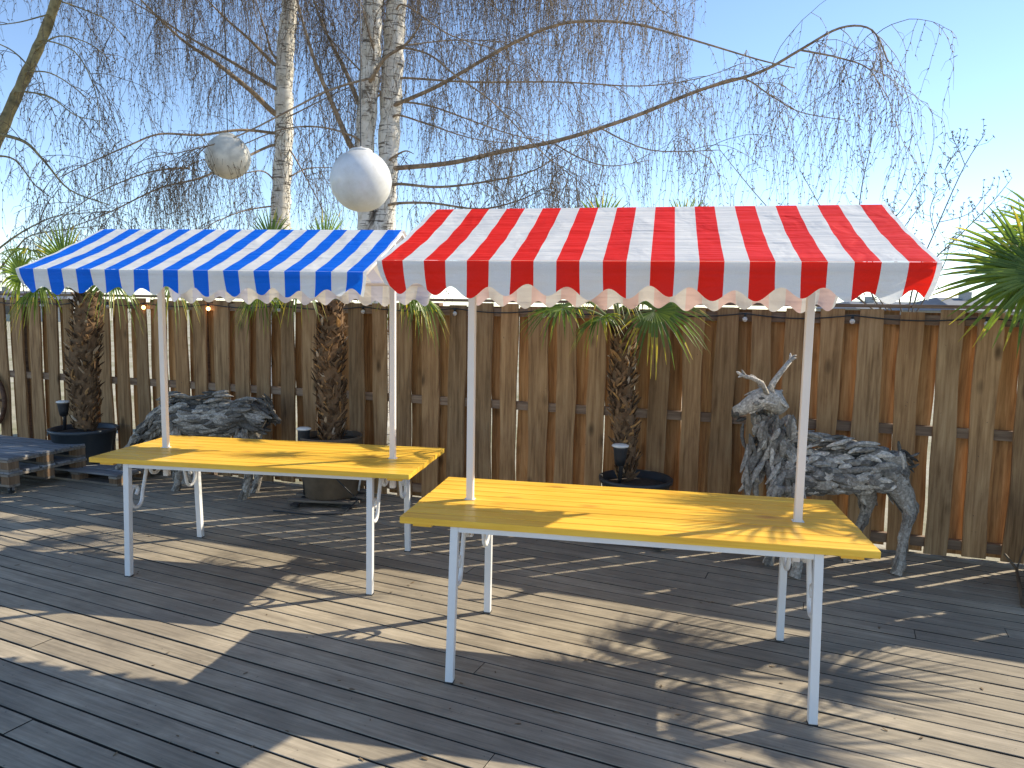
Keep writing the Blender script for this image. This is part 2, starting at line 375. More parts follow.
# ------------------------------------------------------------------ market stalls
H_ = 1.72
def scroll(mb, M_, s=1.):
    """flat-bar S scroll in the (u, z) plane from the leg up to the top rail"""
    pts = [(.060, .505), (.076, .525), (.068, .553), (.036, .558), (.010, .520), (.008, .468), (.034, .430), (.076, .422), (.110, .450), (.125, .51), (.150, .585), (.175, .655), (.205, .695), (.262, .703), (.306, .680), (.310, .632), (.272, .602), (.226, .610), (.212, .640), (.238, .658)]
    pts = [(q.x, q.y) for q in smooth([Vector((a, b)) for a, b in pts], 3)]
    mb.tube([M_@Vector((a, 0, b)) for a, b in pts], .0115, 8, 0, True, 1.)
def stall(nm_label, c, rot, mat, tx, ty, px, py, ax, ay, at, dz, btr, label, sd):
    rnd = random.Random(sd)
    t_ = thing('market_stall', (c[0], c[1], 0), rot, label, 'market stall', 'striped market stalls')
    L, W, ht = .6025*H_, .2421*H_, .4384*H_; th = .030; la, lb = .4603*H_, .2308*H_; pp = .4585*H_
    # tabletop boards
    mb = MB(); nb = 9; bw = 2*W/nb
    for i in range(nb):
        y0 = -W+i*bw+.0024; y1 = y0+bw-.0046; e = .0032; dl = rnd.uniform(0, .004); zz = ht+rnd.uniform(-.0006, .0006)
        prof = [(y0, ht-th), (y1, ht-th), (y1, zz-e), (y1-e, zz), (y0+e, zz), (y0, zz-e)]
        n = 24; v = []
        for k in range(n+1):
            x = -L+dl+(2*L-2*dl)*k/n; v += [(x, p[0], p[1]) for p in prof]
        mb.add(v, [(k*6+j, k*6+(j+1) % 6, (k+1)*6+(j+1) % 6, (k+1)*6+j)[::-1] for k in range(n) for j in range(6)]+[tuple(range(6)), tuple(n*6+j for j in range(6))[::-1]])
    # cleats under the ends
    for sx in (-1, 1): mb.box((sx*(L-.10)-.045, -W+.03, ht-th-.018), (sx*(L-.10)+.045, W-.03, ht-th-.001))
    o = mb.build('tabletop', M['table'], t_); o.location = (tx*H_, ty*H_, 0); o.rotation_euler = (0, 0, btr)
    # frame
    g = .0185; zr = ht-th-.001
    mb = MB(); h = .027
    fa, fb = la-.002, lb-.028; fx, fy = 0., ty*H_*.7
    for sy in (-1, 1): mb.box((fx-fa+g, fy+sy*fb-g*.9, zr-h), (fx+fa-g, fy+sy*fb+g*.9, zr-.0005))
    for sx in (-1, 1): mb.box((fx+sx*fa-g*.9, fy-fb+g, zr-h-.001), (fx+sx*fa+g*.9, fy+fb-g, zr-.0015))
    bevel(mb.build('table_frame', M['white_metal'], t_), .002)
    for sx in (-1, 1):
        for sy in (-1, 1):
            mb = MB(); mb.tube([(sx*la, sy*lb, .004), (fx+sx*fa, fy+sy*fb, zr-.0003)], g*1.4142, 4)
            lg = bevel(mb.build('leg', M['white_metal'], t_), .003)
            mb = MB(); mb.box((sx*la-g-.0015, sy*lb-g-.0015, .0), (sx*la+g+.0015, sy*lb+g+.0015, .006)); mb.build('foot_cap', M['black'], lg)
            mb = MB(); M_ = Matrix.Translation((fx+sx*fa, .3*sy*lb+.7*(fy+sy*fb)-sy*g, 0)) @ Matrix.Rotation(-sy*math.pi/2, 4, 'Z'); scroll(mb, M_)
            mb.build('scroll_bracket', M['white_metal'], t_, True)
    # posts
    hr = (1.2765+(-.0013 if dz else 0))*H_; hc = (1.1067+(-.0017 if dz else 0))*H_
    for sx in (-1, 1):
        mb = MB(); g2 = .0175; x = px*H_+sx*pp; y = py*H_
        mb.box((x-g2, y-g2, zr-.16), (x+g2, y+g2, hr-.03)); ps = bevel(mb.build('post', M['post'], t_), .003)
        mb = MB(); mb.box((x-.026, y-.021, ht+.0015), (x+.026, y+.021, ht+.0035)); 
        for dx in (-.023, .023): mb.lathe((x+dx, y, ht+.0045), [(.003, 0), (.003, .002), (0.0001, .003)], 8)
        mb.build('base_flange', M['white_metal'], ps)
    # canopy
    hl = .5934*H_; cd = .413*H_
    cv = bpy.data.objects.new('canopy_pivot', None)
    ca = Matrix.Translation((ax*H_, ay*H_, 0)) @ Matrix.Rotation(at, 4, 'Z')
    def sheet(fn, nx, ny, name, side):
        vs = []; uv = []
        for j in range(ny+1):
            for i in range(nx+1):
                x = -hl+2*hl*i/nx; p = Vector(fn(x, j/ny)); vs.append(ca@p); uv.append((x, j/ny))
        fs = [(j*(nx+1)+i, j*(nx+1)+i+1, (j+1)*(nx+1)+i+1, (j+1)*(nx+1)+i) for j in range(ny) for i in range(nx)]
        if side < 0: fs = [f[::-1] for f in fs]
        me = bpy.data.meshes.new(name); me.from_pydata([tuple(v) for v in vs], [], fs); me.materials.append(mat)
        l = me.uv_layers.new(name='UVMap'); vi = [0]*len(me.loops); me.loops.foreach_get('vertex_index', vi)
        l.data.foreach_set('uv', [q for k in vi for q in uv[k]]); me.polygons.foreach_set('use_smooth', [True]*len(me.polygons))
        o = bpy.data.objects.new(name, me); col.objects.link(o); o.parent = t_; return o
    def roof(side):
        def fn(x, u):
            y = side*cd*u; z = hr+(hc-hr)*u
            z -= .010*math.sin(math.pi*u)*(1+.4*math.sin(x*4+side)); z += (.0022*math.sin(x*18+u*3)+.0028*math.sin(u*21+x*2.3+math.sin(x*5)))*math.sin(math.pi*u)
            if u == 0: z += 0
            return (x, y, z)
        return fn
    period = .1517
    def val(side):
        def fn(x, u):
            ph = (x+hl)/period*2*math.pi+.9+side
            d = (.116 if side < 0 else .152)-.021*math.cos(ph)+.008*math.sin(ph*.31+sd)
            sw = .010*math.sin(x*6.3+sd*2+side)*u+.016*math.sin(x*31+side*2)*u*u*.6
            xx = x+.003*math.sin(x*9+sd)*u*u-(x/hl)**9*.026*u*u
            return (xx, side*(cd+.004+sw-.012*u), hc-.001-d*u)
        return fn
    sheet(roof(-1), 96, 14, 'canopy', -1); sheet(roof(1), 96, 14, 'canopy', 1)
    sheet(val(-1), 230, 8, 'valance', -1); sheet(val(1), 230, 8, 'valance', 1)
    mb = MB(); T = lambda a, b, r=.011: mb.tube([ca@Vector(a), ca@Vector(b)], r, 8)
    e = hl-.02
    T((-e, 0, hr-.020), (e, 0, hr-.020)); 
    for s_ in (-1, 1): T((-e, s_*(cd-.016), hc-.022), (e, s_*(cd-.016), hc-.022))
    for sx in (-1, 1):
        for s_ in (-1, 1): T((sx*e, 0, hr-.024), (sx*e, s_*(cd-.016), hc-.023))
    for sx in (-1, 1):
        X = sx*(pp-.005)
        for s_ in (-1, 1): T((X, 0, hr-.15), (X, s_*(cd-.014), hc-.016), .008)
    mb.build('canopy_frame', M['post'], t_, True)
    return t_
mred = stripe('red_striped_canvas', (.93, .022, .012), .5934*H_); mblue = stripe('blue_striped_canvas', (.003, .165, .90), .5934*H_)
stall('red', (.3412*H_, 1.9938*H_), R(-10.6955), mred, -.0068, .0301, -.0105, .0103, .011, -.0199, -.0165, False, 0,
      'yellow table with white metal legs under a red and white striped canopy', 3)
stall('blue', (-.9059*H_, 2.7326*H_), R(-8.267), mblue, .0085, -.0072, .0153, -.0136, -.0756, -.0248, .0127, True, -.0121,
      'yellow table with white metal legs under a blue and white striped canopy', 5)

# ------------------------------------------------------------------ driftwood animals
def surf_tube_chips(mb, pts, rads, n, L, W, T, rnd, along=.8, asp=1., mi=0):
    """scatter wood lumps over a limb given by points / radii"""
    pts = [Vector(p) for p in pts]; seg = []
    for i in range(len(pts)-1):
        l = (pts[i+1]-pts[i]).length; seg.append(l*(rads[i]+rads[i+1])/2)
    tot = sum(seg)
    for _ in range(n):
        r = rnd.random()*tot; i = 0
        while i < len(seg)-1 and r > seg[i]: r -= seg[i]; i += 1
        u = rnd.random(); p = pts[i].lerp(pts[i+1], u); rad = rads[i]*(1-u)+rads[i+1]*u
        d = (pts[i+1]-pts[i]).normalized(); a = rnd.random()*2*math.pi
        s1 = d.cross(Vector((0, 1, 0)))
        if s1.length < .2: s1 = d.cross(Vector((1, 0, 0)))
        s1.normalize(); s2 = d.cross(s1)
        nr = s1*math.cos(a)+s2*math.sin(a)*1.
        q = s1*math.cos(a)*rad+s2*math.sin(a)*rad*asp
        tang = d.cross(nr)
        dd = d*along+tang*rnd.uniform(-1, 1)*(1.1-along)+nr*rnd.uniform(-.15, .15)
        k = rnd.uniform(.65, 1.35)
        chip(mb, p+q, dd, nr, L*k, W*rnd.uniform(.7, 1.3), T*rnd.uniform(.7, 1.3), mi, 6, rnd)
def body_tube(mb, pts, rads, asp=1., n=12, mi=0):
    mb.tube(pts, rads, n, mi, True, None)
# stag
RT = at_floor(840, 573); RT = Vector((RT.x, RT.y, 0))
def fp(X, Y, off=.50): return at_fence(X, Y, off)-RT
rnd = random.Random(11)
stag = thing('driftwood_stag', RT, 0, 'grey driftwood stag with antlers standing at the fence right of the red canopy post', 'sculpture')
# body
bp = [fp(775, 480), fp(795, 472), fp(825, 471), fp(855, 472), fp(882, 470), fp(900, 475)]
br = [.12, .175, .162, .152, .16, .085]
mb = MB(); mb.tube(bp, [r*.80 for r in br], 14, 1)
surf_tube_chips(mb, bp, [r*.88 for r in br], 300, .12, .052, .045, rnd, .75)
# neck and mane
npt = [fp(764, 418), fp(774, 440), fp(786, 462), fp(790, 480)]; nr_ = [.065, .10, .14, .13]
mb.tube(npt, [r*.8 for r in nr_], 12, 1)
surf_tube_chips(mb, npt, [r*.92 for r in nr_], 170, .17, .042, .04, rnd, .95)
for i in range(85):     # shaggy mane hanging in front of the chest
    u = rnd.random(); p = fp(750+rnd.uniform(-6, 44), 425+u*62, .50+rnd.uniform(.02, .17)); chip(mb, p, (rnd.uniform(-.7, .5), rnd.uniform(-.3, .3), -1), (-.4, -1, 0), rnd.uniform(.10, .22), rnd.uniform(.03, .06), .035, 0, 6, rnd)
for i in range(60):     # spiky ridge over the shoulders and back
    u = rnd.random(); X = 785+u*85; Y = 434+14*u+rnd.uniform(-6, 5); chip(mb, fp(X, Y, .5+rnd.uniform(-.06, .08)), (1, rnd.uniform(-.3, .3), rnd.uniform(-.25, .35)), (0, 0, 1), rnd.uniform(.1, .2), .035, .03, 0, 6, rnd)
o = mb.build('body', [M['drift'], M['drift_dark']], stag)
# head
mb = MB(); o1 = .62
hp = [fp(734, 412, o1), fp(742, 409, o1), fp(752, 403, o1), fp(762, 398, o1-.03), fp(773, 400, o1-.06), fp(781, 410, o1-.09)]
hr_ = [.034, .045, .060, .078, .080, .06]
mb.tube(hp, hr_, 14, 0)
surf_tube_chips(mb, hp[2:], [r*.93 for r in hr_[2:]], 22, .12, .035, .018, rnd, .9)
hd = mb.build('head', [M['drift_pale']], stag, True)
mb = MB(); mb.tube([fp(731.5, 413, o1), fp(735, 413, o1), fp(739, 412.5, o1)], [.024, .037, .040], 12); chip(mb, fp(741, 419, o1), (1, 0, .3), (0, 0, 1), .07, .045, .03)
mb.build('muzzle', M['drift_dark'], hd, True)
for s_ in (1, -1):
    mb = MB(); c_ = fp(760, 398, o1-.03)+Vector((-.01, -.072*s_, .006)); chip(mb, c_, (1, 0, .1), (0, -s_, 0), .05, .024, .022); mb.build('eye', M['drift_dark'], hd, True)
for X, Y, dx, dz_ in ((777, 396, .5, .8), (771, 392, -.1, .9)):
    mb = MB(); chip(mb, fp(X, Y, o1-.05-(.08 if dx > 0 else -.04)), (dx, -.3, dz_), (-1, -1, 0), .11, .05, .018); mb.build('ear', M['drift_pale'], hd, True)
for pl, rr in (([fp(769, 394, .6), fp(773, 383, .56), fp(781, 372, .54), fp(790, 361, .52)], [.024, .022, .018, .016]),
               ([fp(767, 394, .64), fp(762, 383, .70), fp(752, 378, .74), fp(744, 376, .76)], [.018, .016, .014, .012])):
    mb = MB(); mb.tube(pl, rr, 8)
    d_ = pl[-1]-pl[-2]; d_.normalize()
    for a_ in (Vector((.6, 0, .4)), Vector((-.4, .1, .5)), Vector((.1, -.3, -.3))): chip(mb, pl[-1]+d_*.01+a_*.02, d_+a_, (0, -1, 0), .075, .022, .018, 0, 6, rnd)
    chip(mb, pl[1].lerp(pl[2], .6), d_+Vector((0, 0, .7)), (0, -1, 0), .1, .03, .03, 0, 6, rnd)
    mb.build('antler', M['drift_pale'], stag, True)
def animal_leg(parent, pts, rads, n, rnd, mi=0):
    mb = MB(); mb.tube(pts, [r*.85 for r in rads], 9, 0)
    surf_tube_chips(mb, pts, [r*.8 for r in rads], n, .12, .032, .024, rnd, .97)
    mb.build('leg', [M['drift'], M['drift_dark']], parent)
g1 = at_floor(898, 574)-RT; g2 = at_floor(849, 560)-RT; g3 = at_floor(797, 577)-RT; g4 = at_floor(770, 564)-RT
up = lambda p, z, dx=0, dy=0: Vector((p.x+dx, p.y+dy, z))
animal_leg(stag, [up(g1, .80, -.08, .06), up(g1, .60, -.03, .05), up(g1, .44, .06, .03), up(g1, .36, .05, .02), up(g1, .20, .02, .01), up(g1, .07, .0, 0), up(g1, .0, -.02, -.01)], [.11, .10, .058, .040, .034, .036, .044], 60, rnd)
animal_leg(stag, [up(g2, .78, .05, -.10), up(g2, .58, .02, -.08), up(g2, .42, .09, -.03), up(g2, .34, .08, -.02), up(g2, .20, .04, -.01), up(g2, .07, .0, 0), up(g2, .0, -.02, -.01)], [.11, .10, .06, .04, .035, .038, .046], 50, rnd)
animal_leg(stag, [up(g3, .56, .0, .05), up(g3, .5, .0, .03), up(g3, .34, -.01, .01), up(g3, .2, .0, 0), up(g3, .07, .0, 0), up(g3, .0, -.02, -.01)], [.045, .055, .046, .038, .036, .045], 40, rnd)
animal_leg(stag, [up(g4, .56, .02, -.03), up(g4, .5, .0, -.02), up(g4, .34, -.01, 0), up(g4, .2, .0, 0), up(g4, .07, .0, 0), up(g4, .0, -.02, -.01)], [.045, .052, .044, .036, .035, .045], 40, rnd)
mb = MB()
for i in range(9): chip(mb, fp(908+rnd.uniform(-2, 6), 457+rnd.uniform(-6, 12), .5), (.5, 0, -.8+rnd.random()), (1, 0, 0), .10, .025, .02, 0, 6, rnd)
mb.build('tail', M['drift_dark'], stag)
# grazing animal
RT2 = at_floor(215, 488); RT2 = Vector((RT2.x, RT2.y, 0)); OF = .52
def gp(X, Y, off=.52): return at_fence(X, Y, off)-RT2
gz_ = thing('driftwood_deer', RT2, 0, 'dark grey driftwood deer grazing with lowered head behind the blue canopy table', 'sculpture')
bp = [gp(172, 420), gp(190, 417), gp(212, 419), gp(235, 418), gp(252, 415), gp(264, 420)]; br = [.125, .17, .158, .155, .165, .09]
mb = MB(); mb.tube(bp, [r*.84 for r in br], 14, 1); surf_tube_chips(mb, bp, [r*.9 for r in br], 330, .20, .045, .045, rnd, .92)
npt = [gp(176, 410), gp(160, 420), gp(146, 434), gp(136, 448)]; nr_ = [.115, .10, .09, .08]
mb.tube(npt, [r*.8 for r in nr_], 10, 1); surf_tube_chips(mb, npt, [r*.92 for r in nr_], 130, .14, .05, .045, rnd, .8)
for i in range(34): chip(mb, gp(165+rnd.uniform(0, 60), 397+rnd.uniform(-5, 4), .52+rnd.uniform(-.1, .1)), (1, rnd.uniform(-.2, .2), rnd.uniform(-.1, .3)), (0, 0, 1), .17, .04, .03, 0, 6, rnd)
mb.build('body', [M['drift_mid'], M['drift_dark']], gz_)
mb = MB(); hp = [gp(138, 444), gp(130, 454), gp(123, 464), gp(118, 473)]; mb.tube(hp, [.075, .08, .06, .035], 12); surf_tube_chips(mb, hp, [.07, .075, .055, .03], 40, .1, .035, .02, rnd, .9)
hd = mb.build('head', M['drift'], gz_, True)
for s_ in (-.09, .09):
    mb = MB(); chip(mb, gp(139, 441)+Vector((0, s_, .05)), (.4, s_*6, .5), (0, 0, 1), .13, .05, .018); mb.build('ear', M['drift'], hd)
for X, Y, ox in ((256, 487, 0), (244, 482, .1), (186, 487, 0), (176, 481, .1)):
    g = at_fence(X, Y, .38+ox*2.4); g = Vector((g.x, g.y, 0))-RT2
    g = at_fence(X, 440, .40+ox*2.4)-RT2
    hind = X > 200
    animal_leg(gz_, [up(g, .60, -.02), up(g, .50, -.02), up(g, .38, .05 if hind else 0), up(g, .2, .03 if hind else 0), up(g, .06), up(g, 0., -.02)], [.05, .08, .055, .04, .038, .046], 45, rnd)
mb = MB()
for i in range(12): chip(mb, gp(268+rnd.uniform(-3, 5), 405+rnd.uniform(-6, 16), .5), (.5, 0, -.9), (1, 0, 0), .12, .025, .02, 0, 6, rnd)
mb.build('tail', M['drift_dark'], gz_)

# ------------------------------------------------------------------ palms
def fan(mb, c, u, nrm, Rr, rnd, n=30, spread=150, droop=.25, yellow=.25):
    c = Vector(c); u = Vector(u).normalized(); nrm = Vector(nrm); nrm = (nrm-u*nrm.dot(u)).normalized(); w_ = nrm.cross(u)
    for i in range(n):
        a = R(-spread+2*spread*i/(n-1)+rnd.uniform(-1.5, 1.5)); d = u*math.cos(a)+w_*math.sin(a); side = nrm.cross(d)
        L = Rr*(1-.28*(abs(a)/R(150))**2)*rnd.uniform(.9, 1.07); yl = rnd.random() < yellow; br_ = rnd.uniform(.7, .98); dr = droop*rnd.uniform(.6, 1.5)
        cone = .10
        prev = None; tt = [.04, .35, .6, .8, 1.]; ww = [.003, .0125, .0095, .006, .0008]
        kink = rnd.uniform(-.5, .5)*.06
        for k, (q, wv) in enumerate(zip(tt, ww)):
            wv *= Rr/.42
            p = c+d*L*q+nrm*(cone*L*q*(1-q))+Vector((0, 0, -1))*dr*L*max(0, q-.3)**2*1.6+side*kink*q*q
            row = [p-side*wv+nrm*wv*.45, p-nrm*wv*.15, p+side*wv+nrm*wv*.45]
            if prev:
                mi = 1 if (yl and q > br_) or q > 1.1 else 0
                mb.add(prev+row, [(0, 1, 4, 3), (1, 2, 5, 4)], mi)
            prev = row
def palm(base, crown, leaves, label, rnd, rt=.095, extra=0):
    """leaves: list of (tip point of petiole, fan radius, droop)"""
    base = Vector(base); crown = Vector(crown)-base
    t_ = thing('palm_tree', base, 0, label, 'palm tree', 'potted fan palms along the fence')
    mb = MB(); n = 14; pts = []; rr = []
    for i in range(n+1):
        u = i/n; pts.append(crown*u+Vector((.012*math.sin(u*9), .012*math.cos(u*7), 0))); rr.append(rt*(.8+.25*math.sin(u*math.pi)+.05*rnd.random()))
    mb.tube(pts, [r*.86 for r in rr], 12)
    for i in range(520):
        u = rnd.random(); k = min(int(u*n), n-1); p = pts[k].lerp(pts[k+1], u*n-k); a = rnd.random()*6.283; nr = Vector((math.cos(a), math.sin(a), 0))
        chip(mb, p+nr*rr[k]*rnd.uniform(.82, 1.08), Vector((nr.x*.45, nr.y*.45, rnd.uniform(.3, 1.)))+nr.cross(Vector((0, 0, 1)))*rnd.uniform(-.7, .7), nr, rnd.uniform(.04, .15), rnd.uniform(.010, .04), .014, 0, 4, rnd)
    mb.build('trunk', M['fibre'], t_)
    for lf in leaves:
        tip, Rr, dr = lf[:3]; nv = lf[3] if len(lf) > 3 else None
        tip = Vector(tip)-base; st = crown+Vector((0, 0, -.03)); v = tip-st; h = Vector((v.x, v.y, 0))
        mid = st.lerp(tip, .5)+Vector((0, 0, .06+.1*v.length)); lp = []
        for i in range(9):
            q = i/8; lp.append(st*(1-q)**2+mid*2*q*(1-q)+tip*q*q)
        mb = MB(); mb.tube(lp, [.011-.005*i/8 for i in range(9)], 6, 2); d = (lp[-1]-lp[-2]).normalized()
        nrm = Vector((0, 0, 1))-d*d.z
        if nrm.length < .35: nrm = nrm+Vector((-h.x, -h.y, 0)).normalized()*.4 if h.length > .01 else nrm+Vector((0, -.5, 0))
        if nv: nrm = Vector(nv)
        nrm += Vector((rnd.uniform(-.3, .3), rnd.uniform(-.3, .3), 0))
        ud = Vector(lf[4]) if len(lf) > 4 else ((h.normalized()*.35+Vector((0, 0, 1))) if nv else d+Vector((0, 0, -.15)))
        fan(mb, lp[-1], ud, nrm, Rr, rnd, 44 if Rr > .45 else 36, 140, dr, .35)
        mb.build('frond', [M['palm'], M['palm_tip'], M['petiole']], t_)
    return t_
rnd = random.Random(21)
def around(c, n, r0, r1, z0, z1, rnd, Rr=.36, dr=.5, a0=0.):
    out = []
    for i in range(n):
        a = a0+i*2.39996+rnd.uniform(-.3, .3); r = rnd.uniform(r0, r1); z = rnd.uniform(z0, z1)
        out.append((Vector(c)+Vector((math.cos(a)*r, math.sin(a)*r, z)), Rr*rnd.uniform(.85, 1.1), dr))
    return out
def potbase(X, Y, off): p = at_fence(X, Y, off); return Vector((p.x, p.y, 0))
# middle palm
CF = tuple(-FN+Vector((-.2, 0, .35)))
b1 = at_fence(626, 470, .45); c1 = at_fence(621, 325, .45)
lv = [(at_fence(655, 311, .60), .43, .45, tuple(-FN*.45+Vector((0, 0, 1))), tuple(FTG+Vector((0, 0, -.05)))), (at_fence(563, 308, .55), .36, .55, tuple(-FN*.45+Vector((0, 0, 1))), tuple(-FTG+Vector((0, 0, -.1)))), (at_fence(600, 318, .75), .24, .7), (at_fence(602, 226, .45), .26, .0, CF), (at_fence(510, 262, .3), .3, .5), (at_fence(684, 226, .3), .26, .1, CF), (at_fence(640, 300, .2), .3, .6), (at_fence(606, 290, .85), .3, .7)]
palm((b1.x, b1.y, .48), c1, lv, 'fan palm behind the middle of the red canopy table', rnd, .085)
# left-middle palm
b2 = at_fence(331, 460, .42); c2 = at_fence(331, 300, .42)
lv = [(at_fence(300, 285, .75), .26, 1.1), (at_fence(272, 243, .4), .34, .1, CF), (at_fence(326, 246, .35), .36, .0, CF), (at_fence(400, 290, .5), .32, 1.), (at_fence(420, 300, .35), .28, 1.1), (at_fence(262, 296, .3), .28, 1.1), (at_fence(350, 285, .2), .3, .5)]
palm((b2.x, b2.y, .56), c2, lv, 'fan palm with thick trunk behind the right end of the blue canopy table', rnd, .115)
# left palm in the tub
b3 = at_fence(84, 432, .40); c3 = at_fence(86, 292, .40)
lv = [(at_fence(66, 262, .45), .42, .05, CF), (at_fence(22, 276, .5), .44, .3, CF), (at_fence(40, 290, .6), .34, 1.), (at_fence(112, 285, .7), .30, 1.1), (at_fence(172, 286, .4), .28, 1.2), (at_fence(140, 262, .3), .34, .3), (at_fence(30, 250, .2), .34, .4)]
palm((b3.x, b3.y, .46), c3, lv, 'fan palm with shaggy trunk growing in the dark tub at the left', rnd, .135)
# right palm, trunk just outside the frame
b4 = at_fence(1086, 470, .62); c4 = at_fence(1082, 300, .62)
lv = [(at_fence(1030, 272, .8), .53, .12, CF, tuple(-FTG*.9+Vector((0, 0, .25)))), (at_fence(1046, 276, .95), .46, .10, tuple(-FN*.8+Vector((0, 0, .7))), tuple(-FTG-FN*.2)), (at_fence(1060, 238, .5), .46, .15, CF), (at_fence(1100, 225, .8), .45, .2)]+[q for q in around(c4+FTG*.25, 7, .3, .5, .1, .5, rnd, .42, .5)]
palm((b4.x, b4.y, .48), c4, lv, 'fan palm reaching in with yellow-tipped fronds at the right edge', rnd, .11)

# pots
def pot(name, base, prof, mat, label, cat, soil_z, soil_r, rim=None):
    t_ = thing(name, base, 0, label, cat)
    mb = MB(); mb.lathe((0, 0, 0), prof, 40); mb.build('shell', mat, t_, True)
    mb = MB(); mb.lathe((0, 0, soil_z), [(soil_r, 0), (soil_r*.6, .012), (.001, .02)], 32); mb.build('soil', M['soil'], t_, True)
    return t_
b1 = b1+FTG*.075
pot('plant_pot', (b1.x, b1.y, .10), [(.001, .0), (.20, .0), (.205, .01), (.255, .33), (.275, .34), (.278, .37), (.27, .375), (.252, .37), (.245, .31)], M['black'], 'black round plant pot behind the red canopy table', 'plant pot', .315, .245)
pot('plant_pot', (b2.x, b2.y, .066), [(.001, .0), (.225, .0), (.235, .01), (.268, .50), (.275, .51), (.275, .53), (.262, .53), (.25, .48)], M['pot'], 'brown tall plant pot on a wheeled board under the blue canopy table', 'plant pot', .47, .254)
pot('plant_tub', (b3.x, b3.y, .118), [(.001, .0), (.24, .0), (.25, .01), (.292, .30), (.315, .305), (.318, .335), (.305, .34), (.285, .33), (.28, .28)], M['tub'], 'dark blue-grey plastic tub beside the pallet bench', 'plant tub', .29, .283)
pot('plant_pot', (b4.x, b4.y, .0), [(.001, .0), (.22, .0), (.23, .01), (.27, .46), (.28, .47), (.28, .49), (.265, .49), (.25, .44)], M['pot'], 'brown plant pot of the palm past the right edge', 'plant pot', .43, .25)

# plant dollies
def dolly(base, rot, half, label):
    t_ = thing('plant_dolly', base, rot, label, 'plant dolly', 'wheeled boards under the plant pots')
    mb = MB()
    for y in (-.2, 0, .2): mb.box((-half, y-.035, .045), (half, y+.035, .065))
    bevel(mb.build('platform', M['pallet'], t_), .003)
    for x in (-.22, .22): mb = MB(); mb.box((x-.03, -half, .028), (x+.03, half, .044)); mb.build('crossbar', M['black'], t_)
    for x in (-.22, .22):
        for y in (-.22, .22):
            mb = MB(); mb.tube([(x-.01, y, .0145), (x+.012, y, .0145)], .014, 12); mb.build('castor', M['black'], t_)
dolly((b2.x, b2.y, 0), FT+R(14), .31, 'low wooden board with dark bars under the brown tall pot')
dolly((b1.x, b1.y, .008), FT, .30, 'low wooden board under the black pot behind the red canopy table')
# hose/cable on brown pot
mb = MB(); pts = []
for i in range(20):
    u = i/19; a = R(-100+62*u); pts.append((b2.x+(.262+.05*u)*math.cos(a), b2.y+(.262+.05*u)*math.sin(a), .52-.42*u**.8))
pts += [(b2.x+.30, b2.y-.30, .10), (b2.x+.2, b2.y-.42, .095-.085), (b2.x-.1, b2.y-.45, .01), (b2.x-.4, b2.y-.35, .01)]
mb.tube(pts, .006, 6); tag(mb.build('power_cable', M['black'], None, True), 'thin black cable hanging down the brown pot', 'cable')
mb = MB(); q = at_fence(355, 505, .3)
mb.tube([(b2.x+.30, b2.y-.06, .44), (b2.x+.285, b2.y-.065, .3), (b2.x+.255, b2.y-.07, .12)], .009, 8); tag(mb.build('white_pipe', M['white_metal'], None, True), 'short white pipe leaning on the right side of the brown pot', 'pipe')

# garden spotlights
def spot(base, z, label, tilt):
    t_ = thing('garden_spotlight', base, 0, label, 'garden light', 'round garden lights beside the palm trunks')
    mb = MB(); mb.tube([(0, 0, 0), (.01, 0, z*.45), (.0, 0, z*.55)], [.014, .016, .03], 10); mb.build('stake', M['black'], t_, True)
    h = bpy.data.objects.new
    mb = MB(); mb.lathe((0, 0, z*.5), [(.001, 0), (.034, .0), (.045, z*.2), (.052, z*.5-.02), (.054, z*.5-.012), (.050, z*.5-.008), (.001, z*.5-.01)], 24); o = mb.build('housing', M['black'], t_, True)
    mb = MB(); mb.lathe((0, 0, z-.007), [(.054, 0.), (.064, .006), (.062, .014), (.045, .021), (.001, .024)], 24); mb.build('lens', plain('frosted_lens', (.75, .72, .66), .3), o, True)
p = at_fence(620, 462, .62); spot((p.x, p.y, .45), at_fence(620, 446, .62).z-.45, 'black garden light with pale round lens in front of the middle palm', 0)
p = at_fence(304, 440, .60); spot((p.x, p.y, .09), at_fence(304, 429, .60).z-.09, 'black garden light with pale round lens left of the brown pot', 0)
p = at_fence(64, 420, .50); spot((p.x, p.y, .44), at_fence(63, 402, .50).z-.44, 'black garden light with pale round lens in the dark tub', 0)

# ------------------------------------------------------------------ pallets
def pallet_mesh(t_, x0, x1, y0, y1, z, hh=.13, name='pallet'):
    """one euro-style pallet, x along the fence"""
    mb = MB(); n = 5; wy = y1-y0
    for i in range(n):
        a = y0+wy*i/n+.012; mb.box((x0, a, z+hh-.02), (x1, a+wy/n-.030, z+hh))
    bevel(mb.build(name+'_top_boards', M['pallet_top'], t_), .003)
    mb = MB()
    for x in (x0, (x0+x1)/2-.05, x1-.10): mb.box((x+.002, y0+.005, z+hh-.041), (x+.098, y1-.005, z+hh-.021))
    for y in (y0+.013, (y0+y1)/2-.05, y1-.113): mb.box((x0+.003, y, z), (x1-.003, y+.1, z+.02))
    mb.build(name+'_bearers', M['pallet'], t_)
    for x in (x0+.004, (x0+x1)/2-.048, x1-.104):
        for y in (y0+.014, (y0+y1)/2-.049, y1-.112):
            mb = MB(); mb.box((x, y, z+.0205), (x+.1, y+.098, z+hh-.0415)); mb.build('block', M['pallet_block'], t_)
pc = FTG*-6.20+FN*(FD-1.36)
t_ = thing('pallet_bench', (pc.x, pc.y, 0), FT, 'grey weathered pallet bench on castors at the left edge', 'pallet bench')
pallet_mesh(t_, -1.22, 0, 0, .80, .075, .135, 'lower'); pallet_mesh(t_, -1.22, 0, 0, .80, .213, .125, 'upper')
